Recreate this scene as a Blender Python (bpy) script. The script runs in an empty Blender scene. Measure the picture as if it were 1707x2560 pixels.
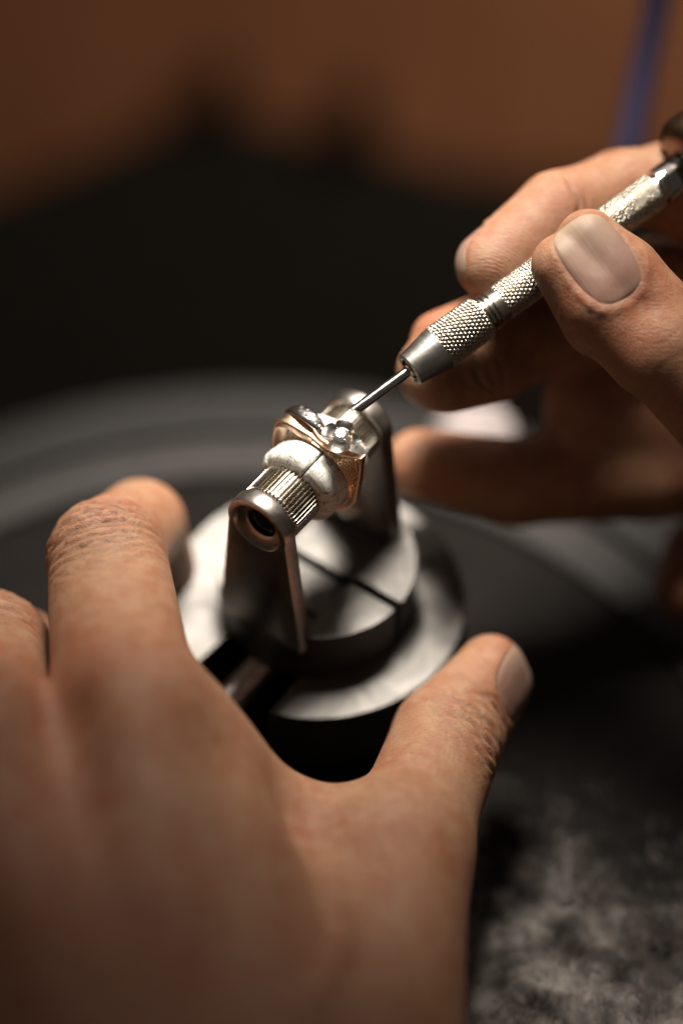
import bpy, bmesh, math, random
import numpy as np
from mathutils import Vector, Matrix

# ---------------------------------------------------------------- camera, light, exposure
scene = bpy.context.scene
R = math.radians
MM = 0.001                                   # geometry below is written in millimetres

cam_data = bpy.data.cameras.new('camera')
cam = bpy.data.objects.new('camera', cam_data)
scene.collection.objects.link(cam)
cam.location = (0.0, -0.32654, 0.45915)
cam.rotation_euler = (R(40), 0, 0)
cam_data.sensor_fit = 'VERTICAL'
cam_data.sensor_height = 36
cam_data.sensor_width = 24
cam_data.lens = 100
cam_data.clip_start = 0.01
cam_data.clip_end = 20
cam_data.dof.use_dof = True
cam_data.dof.focus_distance = 0.508
cam_data.dof.aperture_fstop = 3.0
cam_data.dof.aperture_blades = 0
scene.camera = cam

world = bpy.data.worlds.new('World')
scene.world = world
world.use_nodes = True
bg = world.node_tree.nodes['Background']
bg.inputs[0].default_value = (1.0, 0.80, 0.64, 1)
bg.inputs[1].default_value = 0.042


def area_lamp(name, loc, target, size, power, col, size_y=None, spread=180):
    d = bpy.data.lights.new(name, 'AREA')
    d.energy = power
    d.color = col
    d.shape = 'RECTANGLE' if size_y else 'DISK'
    d.size = size
    if size_y:
        d.size_y = size_y
    d.spread = R(spread)
    o = bpy.data.objects.new(name, d)
    scene.collection.objects.link(o)
    o.location = loc
    o.rotation_euler = (Vector(target) - Vector(loc)).to_track_quat('-Z', 'Y').to_euler()
    return o


# the shaded bench lamp over the work, and the weak light of the room
def spot_lamp(name, loc, target, cone, blend, radius, power, col):
    d = bpy.data.lights.new(name, 'SPOT')
    d.energy = power
    d.color = col
    d.spot_size = R(cone)
    d.spot_blend = blend
    d.shadow_soft_size = radius
    o = bpy.data.objects.new(name, d)
    scene.collection.objects.link(o)
    o.location = loc
    o.rotation_euler = (Vector(target) - Vector(loc)).to_track_quat('-Z', 'Y').to_euler()
    return o


spot_lamp('bench_lamp', (0.002, 0.142, 0.340), (-0.002, 0.045, 0.05), 40, 1.0, 0.055, 15.0, (1.0, 0.915, 0.80))
spot_lamp('far_fill_light', (0.44, 0.64, 0.25), (0.20, 0.46, -0.2), 100, 1.0, 0.05, 8.0, (1.0, 0.85, 0.66))  # added fill out of view, brightens the wood behind towards the right
area_lamp('room_light', (0.25, 1.05, 1.40), (0.0, 0.0, 0.05), 1.4, 2.8, (1.0, 0.90, 0.80))

scene.view_settings.view_transform = 'Standard'
scene.view_settings.look = 'None'
scene.view_settings.exposure = 0
scene.view_settings.gamma = 1
scene.render.engine = 'CYCLES'
scene.cycles.use_denoising = True
scene.cycles.max_bounces = 8
scene.cycles.sample_clamp_indirect = 4
scene.cycles.caustics_reflective = True

random.seed(7)
rng = np.random.default_rng(7)


# ---------------------------------------------------------------- materials
class NT:
    def __init__(self, name):
        self.m = bpy.data.materials.new(name)
        self.m.use_nodes = True
        self.t = self.m.node_tree
        self.b = self.t.nodes['Principled BSDF']
        self.coord = None

    def n(self, kind, **kw):
        x = self.t.nodes.new(kind)
        for k, v in kw.items():
            if k in x.inputs.keys():
                x.inputs[k].default_value = v
            else:
                setattr(x, k, v)
        return x

    def l(self, a, b):
        self.t.links.new(a, b)

    def obj(self, scale=(1000, 1000, 1000)):
        c = self.coord or self.n('ShaderNodeTexCoord')
        self.coord = c
        mp = self.n('ShaderNodeMapping')
        mp.inputs['Scale'].default_value = scale
        self.l(c.outputs['Object'], mp.inputs['Vector'])
        return mp.outputs[0]

    def noise(self, vec, scale, detail=4, rough=.55, dist=0):
        x = self.n('ShaderNodeTexNoise')
        x.inputs['Scale'].default_value = scale
        x.inputs['Detail'].default_value = detail
        x.inputs['Roughness'].default_value = rough
        x.inputs['Distortion'].default_value = dist
        self.l(vec, x.inputs['Vector'])
        return x.outputs['Fac']

    def ramp(self, fac, stops):
        x = self.n('ShaderNodeValToRGB')
        e = x.color_ramp.elements
        while len(e) < len(stops):
            e.new(.5)
        for i, (p, c) in enumerate(stops):
            e[i].position = p
            e[i].color = (*c, 1) if len(c) == 3 else c
        self.l(fac, x.inputs[0])
        return x.outputs[0]

    def math(self, op, a, b=None, c=None):
        x = self.n('ShaderNodeMath', operation=op)
        for i, v in enumerate((a, b, c)):
            if v is None:
                continue
            if isinstance(v, (int, float)):
                x.inputs[i].default_value = v
            else:
                self.l(v, x.inputs[i])
        return x.outputs[0]

    def mix(self, fac, a, b, blend='MIX'):
        x = self.n('ShaderNodeMix', data_type='RGBA', blend_type=blend)
        for i, v in ((0, fac), (6, a), (7, b)):
            if isinstance(v, (int, float)):
                x.inputs[i].default_value = v
            elif isinstance(v, tuple):
                x.inputs[i].default_value = (*v, 1)
            else:
                self.l(v, x.inputs[i])
        return x.outputs[2]

    def bump(self, height, strength, dist, normal=None):
        x = self.n('ShaderNodeBump')
        x.inputs['Strength'].default_value = strength
        x.inputs['Distance'].default_value = dist
        self.l(height, x.inputs['Height'])
        if normal is not None:
            self.l(normal, x.inputs['Normal'])
        return x.outputs[0]

    def attr(self, name):
        x = self.n('ShaderNodeAttribute')
        x.attribute_name = name
        return x.outputs['Fac']

    def set(self, **kw):
        for k, v in kw.items():
            k = k.replace('_', ' ')
            if isinstance(v, (int, float)):
                self.b.inputs[k].default_value = v
            elif isinstance(v, tuple):
                self.b.inputs[k].default_value = (*v, 1) if len(v) == 3 and k != 'Subsurface Radius' else v
            else:
                self.l(v, self.b.inputs[k])
        return self


def metal(name, col, rough, vary=.08, scr=(3, 3, 3), bump=.15, dist=.00004, tint=None, grime=0):
    t = NT(name)
    v = t.obj()
    n1 = t.noise(v, .25, 5, .6)
    fine = t.noise(t.obj(tuple(1000 * s for s in scr)), 1.0, 4, .7)
    lo = tuple(c * .86 for c in col)
    c = t.ramp(n1, [(.3, lo), (.65, col)])
    if tint:
        c = t.mix(t.ramp(t.noise(v, .6, 3), [(.5, (0, 0, 0)), (.75, (1, 1, 1))]), c, tint)
    smear = t.ramp(t.noise(v, .12, 6, .7, 1.0), [(.46, (0, 0, 0)), (.66, (1, 1, 1))])
    c = t.mix(t.math('MULTIPLY', smear, .22), c, tuple(k * .55 for k in col))
    lines = t.noise(t.obj((4200, 160, 700)), 1.0, 3, .6, .6)
    scratch = t.ramp(lines, [(.60, (0, 0, 0)), (.66, (1, 1, 1))])
    c = t.mix(t.math('MULTIPLY', scratch, .18), c, tuple(min(1, k * 1.35) for k in col))
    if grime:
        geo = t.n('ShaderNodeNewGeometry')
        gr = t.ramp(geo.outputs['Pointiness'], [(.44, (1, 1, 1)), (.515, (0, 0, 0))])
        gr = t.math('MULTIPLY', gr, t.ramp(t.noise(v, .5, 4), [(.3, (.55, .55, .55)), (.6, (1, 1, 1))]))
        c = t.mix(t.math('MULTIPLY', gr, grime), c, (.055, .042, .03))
    r = t.math('ADD', t.math('MULTIPLY', t.math('SUBTRACT', n1, .5), vary * 2), rough)
    r = t.math('ADD', r, t.math('MULTIPLY', smear, .10))
    r = t.math('ADD', r, t.math('MULTIPLY', t.math('SUBTRACT', fine, .5), vary))
    t.set(Base_Color=c, Metallic=1.0, Roughness=r, Normal=t.bump(fine, bump, dist))
    return t.m


M = {}
M['steel'] = metal('brushed_steel', (.21, .20, .192), .54, .05, (.3, 6, 6), .25, .00005)
M['satin'] = metal('satin_steel', (.66, .64, .61), .30, .06, (2, 2, 2), .15, .00004)
M['steel_dark'] = metal('dark_steel', (.46, .43, .40), .34, .10, (2, 2, 2), .2, .00005, tint=(.36, .31, .26))
M['steel_bright'] = metal('polished_steel', (.78, .77, .76), .17, .10, (1, 5, 5), .1, .00003)
M['nickel'] = metal('nickel_plate', (.62, .57, .49), .24, .08, (2, 2, 2), .2, .00004, tint=(.50, .43, .33), grime=.8)
M['side_steel'] = metal('dark_side_steel', (.11, .10, .09), .42, .08)  # darker steel for the upright faces of body and jaws
M['chrome'] = metal('chrome', (.70, .70, .70), .10, .06, (2, 2, 2), .05, .00002)
M['black_steel'] = metal('blackened_steel', (.06, .055, .05), .4, .1)
M['tail_brass'] = metal('worn_bronze', (.20, .12, .075), .35, .1)
M['gold'] = metal('rose_gold', (.90, .65, .46), .33, .08, (2, 2, 2), .06, .00003)
M['gold_matt'] = metal('grained_gold', (.90, .66, .43), .40, .1, (3, 3, 3), .3, .00006)
M['white_gold'] = metal('white_gold', (.90, .88, .84), .19, .06, (2, 2, 2), .06, .00002)

t = NT('diamond')
t.set(Base_Color=(.92, .92, .92), Roughness=.03, Metallic=.85, IOR=2.2)
t.b.inputs['Coat Weight'].default_value = .6
M['diamond'] = t.m

t = NT('white_nylon')
v = t.obj()
n1 = t.noise(v, .35, 6, .62)
scr = t.noise(t.obj((500, 500, 2600)), .55, 6, .75, 1.2)
scr2 = t.noise(t.obj((2600, 600, 900)), .45, 6, .72, 1.5)
dirt = t.math('MAXIMUM', t.ramp(scr, [(.55, (0, 0, 0)), (.60, (1, 1, 1))]), t.ramp(scr2, [(.575, (0, 0, 0)), (.62, (1, 1, 1))]))
c = t.ramp(n1, [(.35, (.70, .69, .63)), (.6, (.86, .86, .82))])
c = t.mix(t.math('MULTIPLY', dirt, .75), c, (.13, .11, .085))
t.set(Base_Color=c, Roughness=.52, Specular_IOR_Level=.3, Subsurface_Weight=.15, Subsurface_Radius=(1.0, .9, .7), Subsurface_Scale=.0006,
      Normal=t.bump(dirt, .35, -.00012, t.bump(n1, .3, .0002)))
M['nylon'] = t.m


def skin_mat(name, base, red, pale, dark_amt):
    t = NT(name)
    v = t.obj()
    big = t.noise(v, .075, 4, .6)
    mid = t.noise(v, .33, 5, .65)
    fin = t.noise(v, 1.5, 3, .6)
    lines = t.noise(t.obj((420, 2100, 2100)), 1.0, 4, .65, .8)
    c = t.mix(t.ramp(big, [(.35, (0, 0, 0)), (.68, (1, 1, 1))]), base, red)
    c = t.mix(t.math('MULTIPLY', t.ramp(mid, [(.40, (0, 0, 0)), (.66, (1, 1, 1))]), .75), c, pale)
    c = t.mix(t.math('MULTIPLY', t.attr('red'), .8), c, tuple(x * y for x, y in zip(red, (.86, .62, .52))))
    c = t.mix(t.math('MULTIPLY', t.ramp(lines, [(.52, (0, 0, 0)), (.72, (1, 1, 1))]), .28), c, tuple(x * .6 for x in base))
    c = t.mix(t.math('MULTIPLY', t.attr('dirt'), .7), c, (.13, .082, .058))
    c = t.mix(t.math('MULTIPLY', t.ramp(fin, [(.52, (0, 0, 0)), (.75, (1, 1, 1))]), dark_amt), c,
              tuple(x * .62 for x in base))
    # the fine criss-cross of skin, and the ridges of the finger pads
    vo = t.n('ShaderNodeTexVoronoi', feature='DISTANCE_TO_EDGE')
    vo.inputs['Scale'].default_value = 1.0
    t.l(t.obj((1500, 1150, 1500)), vo.inputs['Vector'])
    cells = t.ramp(vo.outputs['Distance'], [(0.0, (0, 0, 0)), (.16, (1, 1, 1))])
    ridge = t.math('SINE', t.math('ADD', t.math('MULTIPLY', t.attr('ridge'), 2 * math.pi / .52), t.math('MULTIPLY', t.noise(v, .45, 2, .5), 13.0)))
    ridge = t.math('MULTIPLY', ridge, t.math('MULTIPLY', t.attr('ridge_mask'), t.ramp(fin, [(.35, (.25, .25, .25)), (.6, (1, 1, 1))])))
    pores = t.noise(v, 3.2, 3, .6)
    cellm = t.math('MULTIPLY', cells, t.math('SUBTRACT', 1.0, t.attr('ridge_mask')))
    b0 = t.bump(lines, .8, .00024)
    b1 = t.bump(cellm, .38, .00010, b0)
    b2 = t.bump(pores, .35, .00014, b1)
    b3 = t.bump(ridge, .34, .00008, b2)
    c = t.mix(t.math('MULTIPLY', t.math('MULTIPLY', t.math('SUBTRACT', .5, t.math('MULTIPLY', ridge, .5)), t.attr('ridge_mask')), .18), c,
              tuple(x * .5 for x in base))
    r = t.math('ADD', t.math('MULTIPLY', mid, .22), .42)
    t.set(Base_Color=c, Roughness=r, Subsurface_Weight=.35, Subsurface_Radius=(1.0, .38, .2), Subsurface_Scale=.0016,
          Specular_IOR_Level=.44, Normal=b3)
    return t.m


M['skin'] = skin_mat('skin', (.36, .185, .105), (.335, .125, .066), (.44, .265, .165), .55)
t = NT('fingernail')
v = t.obj()
n1 = t.noise(v, .22, 4, .6)
n2 = t.noise(v, .9, 4, .6)
c = t.ramp(n1, [(.3, (.19, .10, .078)), (.55, (.25, .15, .11)), (.8, (.32, .21, .155))])
c = t.mix(t.math('MULTIPLY', t.attr('edge'), .75), c, (.45, .35, .24))
c = t.mix(t.math('MULTIPLY', t.attr('dirt'), .7), c, (.20, .11, .06))
al = t.math('ADD', t.attr('along'), t.math('MULTIPLY', t.math('SUBTRACT', n2, .5), .5))
c = t.mix(.62, c, t.ramp(t.math('ADD', t.math('MULTIPLY', al, .5), .5), [(.04, (.30, .20, .155)), (.16, (.22, .105, .08)), (.45, (.22, .118, .09)), (.75, (.28, .19, .14)), (.95, (.32, .24, .17))]))
st = t.n('ShaderNodeTexNoise', noise_dimensions='1D')
t.l(t.attr('across'), st.inputs['W'])
st.inputs['Scale'].default_value = 1.6
st.inputs['Detail'].default_value = 5
c = t.mix(t.math('MULTIPLY', t.ramp(st.outputs['Fac'], [(.4, (0, 0, 0)), (.62, (1, 1, 1))]), .16), c, (.24, .14, .10))
t.set(Base_Color=c, Roughness=t.math('ADD', t.math('MULTIPLY', n2, .25), .46), Subsurface_Weight=.2, Subsurface_Radius=(1, .5, .35), Subsurface_Scale=.001,
      Normal=t.bump(st.outputs['Fac'], .25, .00025, t.bump(n2, .12, .0002)))
M['nail'] = t.m


def simple(name, cols, scale, rough, bump=.0, dist=.0003, sp=.4):
    t = NT(name)
    v = t.obj()
    n = t.noise(v, scale, 6, .65)
    c = t.ramp(n, cols)
    kw = dict(Base_Color=c, Roughness=rough, Specular_IOR_Level=sp)
    if bump:
        kw['Normal'] = t.bump(t.noise(v, scale * 4, 5, .7), bump, dist)
    t.set(**kw)
    return t.m


M['plate'] = simple('grey_enamel_plate', [(.3, (.022, .0195, .019)), (.7, (.030, .027, .026))], .15, .6, .2, .0001, .2)
M['rim'] = simple('dark_rim', [(.3, (.011, .010, .0095)), (.7, (.015, .0135, .013))], .15, .6, .2, .0001, .2)
M['rubber'] = simple('black_rubber', [(.3, (.009, .008, .0075)), (.7, (.014, .012, .011))], .3, .9, .3, .0003, .08)
M['mat'] = simple('black_mat', [(.3, (.015, .0125, .011)), (.7, (.022, .0185, .016))], .1, .95, .3, .0004, .06)
M['purple'] = simple('purple_plastic', [(.3, (.07, .063, .14)), (.7, (.085, .077, .165))], .1, .7, 0, 0, .1)
M['black_plastic'] = simple('black_plastic', [(.3, (.008, .007, .006)), (.7, (.012, .01, .009))], .1, .9, 0, 0, .05)
M['tissue'] = simple('white_tissue', [(.3, (.36, .31, .31)), (.7, (.43, .38, .38))], .2, .8)
t = NT('brown_wood')
v = t.obj((1000, 120, 1000))
n = t.noise(v, .09, 6, .6, 1.5)
c = t.ramp(n, [(.3, (.17, .066, .030)), (.55, (.22, .088, .041)), (.75, (.26, .108, .052))])
t.set(Base_Color=c, Roughness=.75, Specular_IOR_Level=.12, Normal=t.bump(n, .2, .0004))
M['wood'] = t.m
t = NT('grey_fleece')
v = t.obj()
n = t.noise(v, .11, 4, .6)
c = t.ramp(n, [(.36, (.03, .026, .024)), (.5, (.11, .098, .092)), (.66, (.27, .242, .228))])
t.set(Base_Color=c, Roughness=.95, Specular_IOR_Level=.1)
M['fleece'] = t.m


# ---------------------------------------------------------------- mesh helpers (millimetres)
def link(name, me, mat, parent=None, smooth=True):
    if mat:
        me.materials.append(M[mat])
    o = bpy.data.objects.new(name, me)
    scene.collection.objects.link(o)
    if parent:
        o.parent = parent
    return o


def mesh_np(name, verts, faces, mat, parent=None, smooth=True):
    me = bpy.data.meshes.new(name)
    me.from_pydata((np.asarray(verts, float) * MM).tolist(), [], faces)
    me.update()
    if smooth:
        me.polygons.foreach_set('use_smooth', [True] * len(me.polygons))
    return link(name, me, mat, parent)


def bm_obj(name, bm, mat, parent=None, sharp=35, side=None):
    bmesh.ops.scale(bm, vec=(MM, MM, MM), verts=bm.verts)
    bmesh.ops.recalc_face_normals(bm, faces=bm.faces)
    for f in bm.faces:
        f.smooth = True
    for e in bm.edges:
        e.smooth = len(e.link_faces) == 2 and e.calc_face_angle(0) < R(sharp)
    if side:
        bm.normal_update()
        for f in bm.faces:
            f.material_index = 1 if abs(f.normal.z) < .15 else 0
    me = bpy.data.meshes.new(name)
    bm.to_mesh(me)
    bm.free()
    o = link(name, me, mat, parent)
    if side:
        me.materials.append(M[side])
    return o


def frame(direction, up=(0, 0, 1)):
    z = Vector(direction).normalized()
    x = Vector(up).cross(z)
    if x.length < 1e-4:
        x = Vector((1, 0, 0))
    x.normalize()
    y = z.cross(x)
    return Matrix((x, y, z)).transposed()


def lathe(bm, prof, n=64, origin=(0, 0, 0), direction=(0, 0, 1), fn=None, a0=0, a1=2 * math.pi, caps=False):
    """prof: list of (radius, height); fn(r, h, angle) may change the radius"""
    m = frame(direction)
    o = Vector(origin)
    full = abs(a1 - a0 - 2 * math.pi) < 1e-6
    cols = n if full else n + 1
    rings = []
    for r, h in prof:
        if r < 1e-6:
            rings.append([bm.verts.new(o + m @ Vector((0, 0, h)))])
            continue
        ring = []
        for i in range(cols):
            a = a0 + (a1 - a0) * i / n
            q = fn(r, h, a) if fn else r
            ring.append(bm.verts.new(o + m @ Vector((q * math.cos(a), q * math.sin(a), h))))
        rings.append(ring)
    for A, B in zip(rings[:-1], rings[1:]):
        for i in range(n):
            j = (i + 1) % cols
            if len(A) == 1 and len(B) == 1:
                continue
            if len(A) == 1:
                bm.faces.new((A[0], B[i], B[j]))
            elif len(B) == 1:
                bm.faces.new((A[i], A[j], B[0]))
            else:
                bm.faces.new((A[i], A[j], B[j], B[i]))
    if caps and not full:
        bm.faces.new([r[0] for r in rings])
        bm.faces.new([r[-1] for r in reversed(rings)])
    return bm


def prism(bm, outline, z0, z1, bevel=0.4, seg=2):
    vb = [bm.verts.new((x, y, z0)) for x, y in outline]
    vt = [bm.verts.new((x, y, z1)) for x, y in outline]
    n = len(outline)
    bm.faces.new(list(reversed(vb)))
    top = bm.faces.new(vt)
    for i in range(n):
        bm.faces.new((vb[i], vb[(i + 1) % n], vt[(i + 1) % n], vt[i]))
    if bevel:
        bmesh.ops.bevel(bm, geom=list(top.edges), offset=bevel, segments=seg, profile=.5, affect='EDGES', clamp_overlap=True)
    return bm


def tube(bm, pts, radii, n=12, closed=False):
    pts = [Vector(p) for p in pts]
    rings = []
    for i, p in enumerate(pts):
        d = (pts[min(i + 1, len(pts) - 1)] - pts[max(i - 1, 0)])
        m = frame(d)
        rings.append([bm.verts.new(p + m @ Vector((radii[i] * math.cos(2 * math.pi * k / n), radii[i] * math.sin(2 * math.pi * k / n), 0))) for k in range(n)])
    for A, B in zip(rings[:-1], rings[1:]):
        for k in range(n):
            bm.faces.new((A[k], A[(k + 1) % n], B[(k + 1) % n], B[k]))
    bm.faces.new(list(reversed(rings[0])))
    bm.faces.new(rings[-1])
    return bm


def empty(name, loc, rz=0):
    o = bpy.data.objects.new(name, None)
    scene.collection.objects.link(o)
    o.location = Vector(loc) * MM
    o.rotation_euler = (0, 0, rz)
    o.empty_display_size = .01
    return o


def tag(o, label, cat=None, group=None, kind=None):
    if label:
        o['label'] = label
    if cat:
        o['category'] = cat
    if group:
        o['group'] = group
    if kind:
        o['kind'] = kind
    return o


def spline(pts, n, closed=False):
    pts = np.asarray(pts, float)
    if closed:
        pts = np.vstack([pts[-1], pts, pts[0], pts[1]])
    else:
        pts = np.vstack([2 * pts[0] - pts[1], pts, 2 * pts[-1] - pts[-2]])
    res = []
    segs = len(pts) - 3
    for i in range(segs):
        p0, p1, p2, p3 = pts[i:i + 4]
        for k in range(n):
            q = k / n
            res.append(.5 * (2 * p1 + (p2 - p0) * q + (2 * p0 - 5 * p1 + 4 * p2 - p3) * q * q + (3 * p1 - p0 - 3 * p2 + p3) * q ** 3))
    if not closed:
        res.append(pts[-2])
    return np.array(res)


def arc(r, a0, a1, n, cx=0, cy=0):
    return [(cx + r * math.cos(a0 + (a1 - a0) * i / n), cy + r * math.sin(a0 + (a1 - a0) * i / n)) for i in range(n + 1)]


# ---------------------------------------------------------------- bench, mat and plate
bm = bmesh.new()
prism(bm, [(-900, -500), (900, -500), (900, 1100), (-900, 1100)], -230, -200, 2)
o = bm_obj('bench_top', bm, 'wood')
tag(o, None, None, None, 'structure')

# black mat over the wood
bm = bmesh.new()
edge = [(-700, 200), (-300, 310), (-153, 351), (-114, 366), (-95, 377), (-68, 394), (-51, 400), (-35, 402), (-21, 398), (-7, 391), (6, 387), (20, 384), (40, 375), (73, 372), (114, 372), (200, 370), (700, 350)]
pts = [tuple(p) for p in spline(edge, 6)] + [(700, -480), (-700, -480)]
pts.reverse()
prism(bm, pts, -199.95, -198.4, .4)
o = bm_obj('bench_mat', bm, 'mat')
tag(o, 'black bench mat covering the wooden bench behind the plate', 'mat')
for i, (x, y, rz, L, lab) in enumerate([(-42, 396, 2, 24, 'blurred black tool handle lying on the mat edge, left one'), (4, 382, -3, 24, 'blurred black tool handle lying on the mat edge, right one')]):
    bm = bmesh.new()
    lathe(bm, [(0, 0), (5.2, .6), (7.0, 5), (7.4, 12), (6.2, 20), (5.0, L - 8), (4.6, L - 2), (0, L)], 32, (0, 0, 7.4), (0, 1, 0))
    o = bm_obj('tool_handle', bm, 'black_plastic')
    o.location = (x * MM, y * MM, -198.4 * MM)
    o.rotation_euler = (0, 0, R(rz))
    tag(o, lab, 'tool', 'black tool handles on the mat edge')
bm = bmesh.new()
hose = spline([(76.3, 202.6, 86.0), (70.6, 167.6, 69.7), (67.2, 146.8, 62.6), (63.7, 132.0, 55.4), (60.8, 120.1, 48.1), (58.3, 113.8, 40.1), (55.5, 107.4, 32.2), (53.6, 101.0, 24.2), (55.5, 93.2, 15.0), (63.3, 84.0, 6.0)], 8)
tube(bm, hose, [3.0] * len(hose), 16)
o = bm_obj('hose', bm, 'purple')
tag(o, 'thin purple hose hanging down behind the hand with the graver', 'hose')
# small white wad of tissue behind the fingers
bm = bmesh.new()
bmesh.ops.create_icosphere(bm, subdivisions=4, radius=8)
for v in bm.verts:
    d = v.co.normalized()
    v.co *= 1 + .10 * math.sin(d.x * 7 + d.y * 5) + .07 * math.sin(d.z * 11 + d.x * 6) + .04 * math.sin(d.y * 19)
    v.co.z *= .75
o = bm_obj('tissue_wad', bm, 'tissue', None, 80)
o.location = (28 * MM, 74 * MM, 6.2 * MM)
tag(o, 'small pale wad of tissue blurred behind the fingers', 'tissue')


# round grey work plate under the vise
PC = (-19.3, -30.3, 0)
plate = empty('work_plate', (PC[0], PC[1], -8))
tag(plate, 'large round grey work plate with stepped rim under the vise', 'plate')
bm = bmesh.new()
lathe(bm, [(111.4, -.3), (111.4, 7.2), (110.2, 8.4), (101, 8.4), (99.6, 7.6), (99.2, 4.0), (0, 4.0)], 160)
bm_obj('disc', bm, 'plate', plate)
bm = bmesh.new()
lathe(bm, [(129, -.3), (129, 5.5), (127.5, 7.4), (125, 8.0), (114.5, 8.0), (113.3, 7.4), (112.8, 5.2), (111.9, 5.2), (111.9, -.3)], 160)
bm_obj('outer_rim', bm, 'rim', plate)
bm = bmesh.new()
lathe(bm, [(70, -192), (70, -184), (30, -178), (30, -12), (60, -.4)], 64)
bm_obj('pedestal', bm, 'rim', plate)
bm = bmesh.new()
lathe(bm, [(98.8, 4.1), (98.8, 7.0), (98, 7.6), (0, 7.6)], 128)
bm_obj('rubber_inlay', bm, 'rubber', plate)

# ---------------------------------------------------------------- ball vise with ring holder
ZA, ZJ, ZB = 68.07, 41.5, 29.6              # mandrel axis, jaw top, body top
VROT = math.atan2(-.589, .808)
vise = empty('ball_vise', (-4.7, 12.2, -.4), VROT)
tag(vise, 'steel ball vise with two upright posts clamping the ring holder', 'vise')
ZO = -.4


def vz(z):
    return z - ZO


# body: a drum with a channel cut through its front, over a ball
RB, CH = 28.4, 8.6
a_ch = math.asin(CH / RB)
bm = bmesh.new()
out = arc(RB, -math.pi / 2 + a_ch, 1.5 * math.pi - a_ch, 120) + [(-CH, -6), (CH, -6)]
prism(bm, out, vz(15), vz(ZB), .55, 3)
body = bm_obj('body', bm, 'steel', vise, side='side_steel')
bm = bmesh.new()
lathe(bm, [(0, vz(14.8)), (RB - .8, vz(14.8)), (RB - 1.6, vz(11.5)), (RB - 5, vz(6.2)), (RB - 10, vz(2.6)), (RB - 14, vz(.9)), (0, vz(.9))], 96)
bm_obj('ball', bm, 'black_steel', vise)
bm = bmesh.new()
lathe(bm, [(23.5, .05), (23.5, 2.6), (22.8, 3.3), (19.5, 3.3), (17, 2.0), (17, .05)], 96)
bm_obj('base_ring', bm, 'black_steel', vise)
# clamping screw lying in the channel
bm = bmesh.new()


def thread(r, h, a):
    return r + .28 * math.cos(2 * math.pi * (h / 1.0) - a)


lathe(bm, [(0, 0)] + [(2.9, .15 + .125 * i) for i in range(150)] + [(0, 19)], 28, (-1.0, -29.5, vz(25.0)), (0, 1, 0), thread)
bm_obj('clamp_screw', bm, 'steel_bright', vise, 60)

# two half-round jaws with a wide channel between raised lobes
RJ, SL, CW = 18.9, .75, 8.1
for sgn in (-1, 1):
    bm = bmesh.new()
    a = math.asin(SL / RJ)
    base = arc(RJ - .05, a, math.pi - a, 48)
    base = [(x, sgn * y) for x, y in base]
    if sgn < 0:
        base.reverse()
    prism(bm, base, vz(ZB + .02), vz(ZJ - 3.2), 0)
    for side in (-1, 1):
        a2 = math.acos(CW / RJ)
        lobe = [(CW, SL), ] + arc(RJ, a, a2, 24)
        lobe = [(side * x, sgn * y) for x, y in lobe]
        if side * sgn < 0:
            lobe.reverse()
        prism(bm, lobe, vz(ZJ - 3.25), vz(ZJ), .45, 3)
    # stepped seat inside the channel
    seat = [(-CW + .2, SL + .1), (CW - .2, SL + .1), (CW - .2, 9.5), (-CW + .2, 9.5)]
    seat = [(x, sgn * y) for x, y in seat]
    if sgn < 0:
        seat.reverse()
    prism(bm, seat, vz(ZJ - 3.25), vz(ZJ - 1.6), .4, 2)
    j = bm_obj('jaw', bm, 'steel', vise, side='side_steel')


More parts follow.
